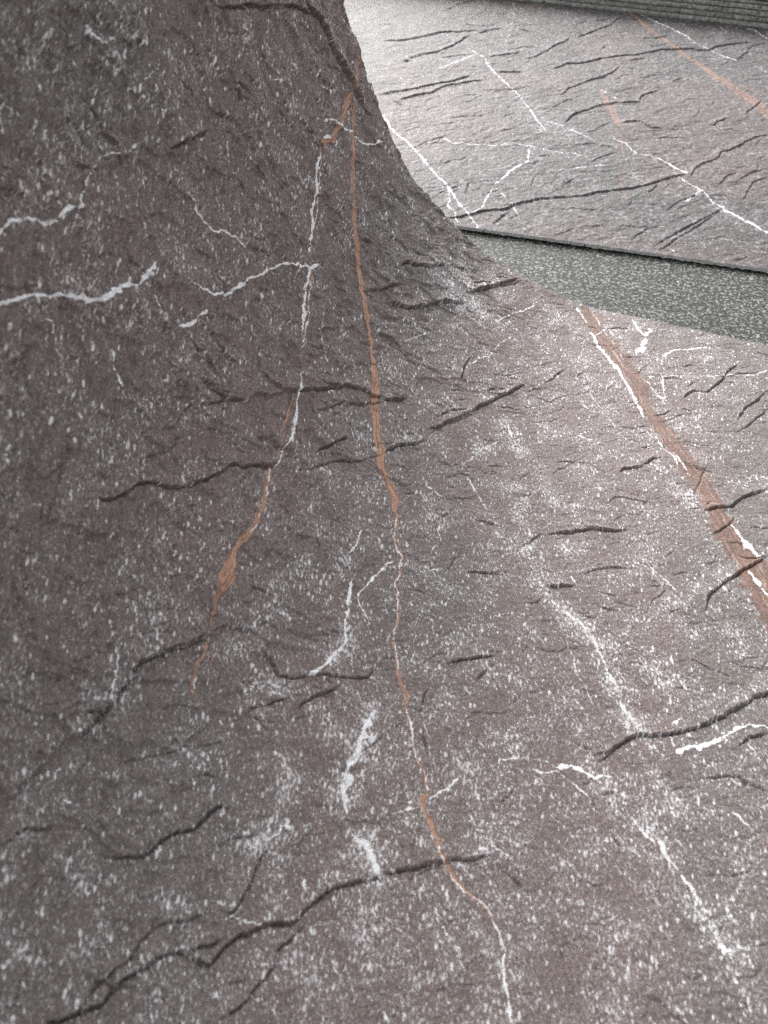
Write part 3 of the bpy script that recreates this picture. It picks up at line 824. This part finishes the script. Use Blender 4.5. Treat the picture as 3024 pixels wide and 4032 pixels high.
# ------------------------------------------------------------------ sheet lying face down: its grey-green backing is the surface between
def local(s, a): return s*EX+a*AX, s*EY+a*AY
Sx = np.linspace(-.75, .95, 700); Ax = np.linspace(.15, 1.66, 620)
S, A = np.meshgrid(Sx, Ax, indexing='ij')
x, y = local(S, A)
z = -.0012+.00045*fbm(S/.0045, A/.0045, 3, 40)+.0003*fbm(S/.12, A/.03, 3, 44)
def drop(dz):
    def f(b, i): 
        o = b.copy(); o[:, 2] = dz+.0002*fbm(b[:, 0]/.003, b[:, 1]/.003, 2, 60); return o
    return f
face_down = thing('stone_sheet', 'sheet lying face down, its gritty grey-green backing bare between the two slate faces', 'stone sheet', (0, 0, ZG))
me = grid_mesh('backing', np.stack([x, y, z-ZG], -1), None, [drop(.0022)])
link('backing', me, mat_fibre, face_down)
me = grid_mesh('stone_face', np.stack([x, y, np.full_like(x, .0001)], -1)[::20, ::20], None, [drop(.0019)])
link('stone_face', me, mat_rim, face_down)

# ------------------------------------------------------------------ the curled sheet in front
RES = .0006
Sax = np.r_[np.linspace(PS[0], -.60, 60, endpoint=False), np.arange(-.60, .205, RES), np.linspace(.207, .62, 130)]
Aax = np.r_[np.linspace(-.42, -.05, 110, endpoint=False), np.arange(-.05, AE-.0001, RES), [AE]]
fc = Face(Sax, Aax)
load(fc, 'KWDR')
flat_ang = lambda s, a: 20+25*min(1, max(0, -s/.25))
strands(fc, 230, -.58, .22, -.05, .75, lambda s, a: 28 if s > -.15 else 12, .030, .0008, 5, 'K', (.25, .7))
strands(fc, 110, -.60, -.32, -.02, .75, lambda s, a: -50, .045, .0013, 25, 'K', (.2, .55))
strands(fc, 36, -.60, -.30, -.02, .75, lambda s, a: 15, .04, .0014, 26, 'K', (.3, .8))
strands(fc, 260, -.30, .22, -.05, .75, lambda s, a: 24, .014, .0006, 6, 'K', (.3, .8))
strands(fc, 110, -.58, .22, -.05, .75, lambda s, a: -50, .030, .0007, 8, 'W', (.3, .75))
S, A = fc.S, fc.A
# layered, flaky relief: terraces of a tilted noise, fine ripple across them
t = .4+fbm(S/.11, A/.06, 4, 50)*3.2+fbm((S+A*.5)/.03, (A-S*.5)/.014, 3, 57)*1.1
terr = np.floor(t)+smooth(.80, 1.0, t-np.floor(t))
rel = (.00038+.0007*smooth(-.05, -.25, S))*terr+.0009*fbm(S/.05, A/.03, 3, 62)
rel += .00032*fbm((S*.9+A*.45)/.007, (A*.9-S*.45)/.0045, 4, 66, .7)+.00022*fbm(S/.0018, A/.0018, 2, 70)
rel += .0017*smooth(-.10, -.30, S)*fbm((S*.7-A*.7)/.022, (A*.7+S*.7)/.006, 4, 74, .6)
calm = 1-.5*smooth(.2, .6, fc.rust)
hb = fc.h; hb = np.pad(hb, 1, 'edge'); hb = .12*hb[:-2]+.76*hb[1:-1]+.12*hb[2:]; fc.h = .12*hb[:, :-2]+.76*hb[:, 1:-1]+.12*hb[:, 2:]
edge = smooth(.0, .012, AE-A)
h = (fc.h*(.35+.65*edge)+rel*calm*(1+.9*smooth(-.08, -.25, S))).astype(np.float32)
h += .0003*fc.vein*(S < -.1)
sp, zp = curl(Sax)
ds = np.gradient(sp, Sax); dz = np.gradient(zp, Sax); ln = np.hypot(ds, dz); ns, nz = -dz/ln, ds/ln
T0 = .0050                                           # thickness of the sheet
Apos = A+(.0006*fbm(S/.012, S*0+3., 3, 80)*smooth(.01, 0, AE-A))
def place(S_i, off, Aarr):
    s = sp[S_i][:, None]+ns[S_i][:, None]*off; zz = zp[S_i][:, None]+nz[S_i][:, None]*off
    xx, yy = local(s, Aarr); return np.stack([xx, yy, zz+T0+0*Aarr], -1)
idx = np.arange(len(Sax))
h = np.maximum(h, -.0041)
P = place(idx, h, Apos)
gi = np.cumsum(np.gradient(Sax)*(-.72-.30*smooth(-.06, -.18, Sax)+.16*smooth(-.25, -.42, Sax)))
across = A-gi[:, None].astype(np.float32)+.007*fbm(S/.05, A/.05, 3, 90)
k_al = 1/.0030; k_ac = 1/.0020
sal = (np.cumsum(np.gradient(Sax)*(1.28-.33*smooth(-.04, -.20, Sax)-.38*smooth(-.22, -.42, Sax))))[:, None]+0*S
nrm3 = 1.3
grain = np.stack([sal*k_al*nrm3, across*k_ac/nrm3, 0*S], -1)
warm = smooth(-.25, .45, fbm(S/.16, A/.22, 3, 95)+.9*np.exp(-((S-.02+.25*(A-.35))/.085)**2)-.55*smooth(.08, .16, S)-.1+.35*smooth(-.10, -.28, S))
orange = np.maximum(smooth(-.06, -.09, S), smooth(.32, .26, A)).astype(np.float32)
dns = fc.dense+.42*fc.vein-1.0*smooth(.02, -.0, .0*S+1)
dns = .95*fc.dense+.35*fc.vein-.22*smooth(-.08, -.30, S)-.30*smooth(.09, .15, S)*smooth(.35, .6, A)
dns = dns+.22*smooth(.10, .02, np.abs(S+.02+.1*(A-.1)))*smooth(.35, .15, A)-.35*smooth(.045, .015, np.abs(S+.255+.10*(.5-A)))*smooth(.25, .4, A)
attrs = dict(sheet=np.stack([S, A, 0*S], -1), grain=grain, marks=np.stack([fc.vein, fc.rust, dns], -1), tint=np.stack([warm, orange, fc.band], -1))
curled = thing('stone_sheet', 'brown-grey slate sheet in front, left side curled up like a wave, orange and white seams', 'stone sheet', (0, 0, 0))
bshape = {}
def rim(frac, jag):
    def f(b, i):
        S_i = i//len(Aax); o = b.copy()
        q = T0*frac
        o[:, 0] -= ns[S_i]*q*EX; o[:, 1] -= ns[S_i]*q*EY; o[:, 2] -= nz[S_i]*q
        return o
    return f
me = grid_mesh('stone_face', P, attrs, [rim(.35, 0), rim(.88, 0)])
link('stone_face', me, mat_curl, curled)
del P, attrs, me
sub = np.unique(np.r_[np.arange(0, len(Sax), 10), len(Sax)-1]); sa = np.unique(np.r_[np.arange(0, len(Aax), 12), len(Aax)-1])
Pb = place(sub, .0006-T0, A[np.ix_(sub, sa)]*.9985)
def rimb(b, i):
    S_i = sub[i//len(sa)]; o = b.copy(); q = .0005
    o[:, 0] -= ns[S_i]*q*EX; o[:, 1] -= ns[S_i]*q*EY; o[:, 2] -= nz[S_i]*q; return o
meb = grid_mesh('backing', Pb, None, [rimb])
# close the underside
Pu = place(sub, .0001-T0, A[np.ix_(sub, sa)]*.9985)[::-1]
import bmesh
bm = bmesh.new(); bm.from_mesh(meb); bm.from_mesh(grid_mesh('t', Pu)); bmesh.ops.remove_doubles(bm, verts=bm.verts, dist=1e-6); bm.to_mesh(meb); bm.free()
link('backing', meb, mat_fibre, curled)
del fc

# ------------------------------------------------------------------ the flat sheet behind
u2 = (N1-N0)/np.linalg.norm(N1-N0); v2 = np.array([-u2[1], u2[0]])
fa, fb = (F0-N0)@u2, (F0-N0)@v2; ga, gb = (F1-N0)@u2, (F1-N0)@v2
Bf = lambda s: fb+(s-fa)*(gb-fb)/(ga-fa)
R2 = .0013
Sax2 = np.r_[np.linspace(-.50, -.18, 60, endpoint=False), np.arange(-.18, .82, R2), np.linspace(.823, 1.10, 60)]
Bax2 = np.arange(0, .8705, R2)
f2 = Face(Sax2, Bax2); f2.fold = 0
f2.thin = .62; load(f2, 'kwdr')
strands(f2, 240, -.15, .82, .02, .86, lambda s, a: 38, .05, .0012, 15, 'K', (.25, .75))
strands(f2, 170, -.15, .82, .02, .86, lambda s, a: -48, .06, .0011, 16, 'W', (.25, .6))
strands(f2, 60, -.15, .82, .02, .86, lambda s, a: 20, .05, .0010, 17, 'W', (.25, .55))
S, B = f2.S, f2.A
t = fbm((S*.8+B*.6)/.10, (B*.8-S*.6)/.045, 4, 150)*3.2
terr = np.floor(t)+smooth(.8, 1., t-np.floor(t))
h = f2.h+.0005*terr+.001*fbm(S/.06, B/.04, 3, 155)+.0004*fbm(S/.004, B/.004, 2, 158)+.0006*fbm((S*.8+B*.6)/.013, (B*.8-S*.6)/.006, 4, 160, .6)
h = h*(.25+.75*smooth(0, .010, B))
yy = B/.87*Bf(S)
T2 = .0034
z0 = .0014-.0014*B/.87+.0005*np.sin(S*9+.5)*(1-B/.87)
jag = (.0011*fbm(S/.006, S*0+7, 3, 170)+.0008*fbm(S/.05, S*0+2, 2, 172))*smooth(.006, 0, B)
pos = lambda s, b, z: np.stack([N0[0]+s*u2[0]+b*v2[0], N0[1]+s*u2[1]+b*v2[1], z], -1)
P = pos(S, yy+jag, z0+T2+h)
ac = (B+.75*S); al = S-.75*B
grain = np.stack([al/.0095, ac/.0042, 0*S], -1)
grain = np.stack([S/.0058, B/.0058, 0*S], -1)
warm = smooth(-.2, .5, fbm(S/.2, B/.2, 3, 195)+.5*smooth(.45, .0, B)-.15)
dns = f2.dense+.4*f2.vein
attrs = dict(sheet=np.stack([S, B, 0*S], -1), grain=grain, marks=np.stack([f2.vein, f2.rust, dns], -1), tint=np.stack([warm, .35+0*S, f2.band], -1))
flat = thing('stone_sheet', 'flat grey slate sheet beyond the curl, brightly lit, dark gap under its near edge', 'stone sheet', (0, 0, 0))
def rim2(k, amp, sd):
    def f(b, i):
        o = b.copy(); n = len(Sax2)
        p = (b[:, 0]-N0[0])*u2[0]+(b[:, 1]-N0[1])*u2[1]
        near = (i % len(Bax2) == 0)
        zb = z0.reshape(-1)[i]
        o[:, 2] = zb+(b[:, 2]-zb)*k
        w = amp*(vnoise(p/.0022, k*9+p*0, sd)-.35)*near
        o[:, 0] -= v2[0]*w; o[:, 1] -= v2[1]*w
        if k < .05: o[:, 2] -= (.0016*np.clip(fbm(p/.004, p*0, 3, sd+9), 0, 1)*near)
        return o
    return f
h = np.maximum(h, -.0022); P[..., 2] = z0+T2+h
me = grid_mesh('stone_face', P, attrs, [rim2(.93, .0002, 1), rim2(.60, .0008, 2), rim2(.28, .0009, 3)])
o = link('stone_face', me, mat_flat, flat); me.materials.append(mat_rim)
nf = (len(Sax2)-1)*(len(Bax2)-1); mi = np.zeros(len(me.polygons), np.int32); mi[nf:] = 1; me.polygons.foreach_set('material_index', mi)
Pb = pos(S, yy+jag, z0+T2*.28+0*S)[:, [0, 1, 2, 40, 200, -2, -1]]
bi = None
def rimn(k, amp, sd):
    def f(b, i):
        o = b.copy(); near = (i % 7 == 0); S_i = i//7
        p = Sax2[S_i]; o[:, 2] -= T2*.28*k
        w = amp*(vnoise(p/.0022, k*9+p*0, sd)-.3)*near; o[:, 0] -= v2[0]*w; o[:, 1] -= v2[1]*w
        if k > .9: o[:, 2] -= .0014*np.clip(fbm(p/.005, p*0, 3, sd+9)*1.6, 0, 1)*near
        return o
    return f
me = grid_mesh('backing', Pb, None, [rimn(.3, .0009, 4), rimn(.65, .0013, 5), rimn(1., .0010, 6)])
link('backing', me, mat_rim, flat)
Pu = pos(S, yy, z0+.0003)[::8][::-1][:, [0, 200, -1]]
# ------------------------------------------------------------------ pile of slabs whose rough edges close the view
d = (F1-F0)/np.linalg.norm(F1-F0); nb = np.array([-d[1], d[0]])
th = [.0155, .0101, .0097, .0089, .0077, .0120]
order = ['lowest', 'second lowest', 'third from the bottom', 'fourth from the bottom', 'fifth from the bottom', 'topmost']
zb = ZG
for q, (hh, nm) in enumerate(zip(th, order)):
    L0, L1 = -.95+.01*math.sin(q*2.1), 1.15+.012*math.cos(q*1.7)
    xs = np.arange(L0, L1, .0016); prof = []
    gap = .0009 if q < 4 else .0020
    # front face profile: (set back, height)
    zz = np.array([.0, .03, .10, .25, .42, .58, .75, .90, .97, 1.0]); back = np.array([.006, .0016, .0005, 0, 0, 0, 0, .0004, .0014, .006])
    X, Zr = np.meshgrid(xs, zz, indexing='ij'); Bk = np.broadcast_to(back, X.shape)
    top = zb+hh-gap+.00045*fbm(X/.01, X*0, 3, 200+q*5); bot = zb+.00035*fbm(X/.012, X*0, 3, 203+q*5)
    bow = .0008*fbm(X/.5, X*0, 2, 300)
    Z = bot+(top-bot)*Zr+bow*(q > 0)
    if q == 0: Z = zb+(top-zb)*Zr
    off = Bk-.0011*fbm(X/.004, Z/.003, 3, 210+q*5)-.0010*fbm(X/.03, Z/.01, 2, 214+q*5)+.0016*math.sin(q*1.9)
    G = np.stack([F0[0]+X*d[0]+(off+.006)*nb[0], F0[1]+X*d[1]+(off+.006)*nb[1], Z-zb], -1)
    # top and bottom run back
    def backrow(row, dist): r = row.copy(); r[..., 0] += nb[0]*dist; r[..., 1] += nb[1]*dist; return r
    G = np.concatenate([backrow(G[:, :1], .6), G, backrow(G[:, -1:], .6), backrow(G[:, :1], .6)], 1)
    me = grid_mesh('stone_tile', G)
    bm = bmesh.new(); bm.from_mesh(me); bmesh.ops.remove_doubles(bm, verts=bm.verts, dist=1e-6)
    es = [e for e in bm.edges if e.is_boundary]; bmesh.ops.holes_fill(bm, edges=es, sides=0)
    bm.to_mesh(me); bm.free()
    o = link('stone_tile', me, mat_slab); o.location = (0, 0, zb)
    o['label'] = f'rough grey-green tile edge, {nm} in the pile behind the flat sheet' ; o['category'] = 'stone tile'; o['group'] = 'tiles piled behind the sheets'
    zb += hh
print('verts', sum(len(o.data.vertices) for o in sc.objects if o.type == 'MESH'))
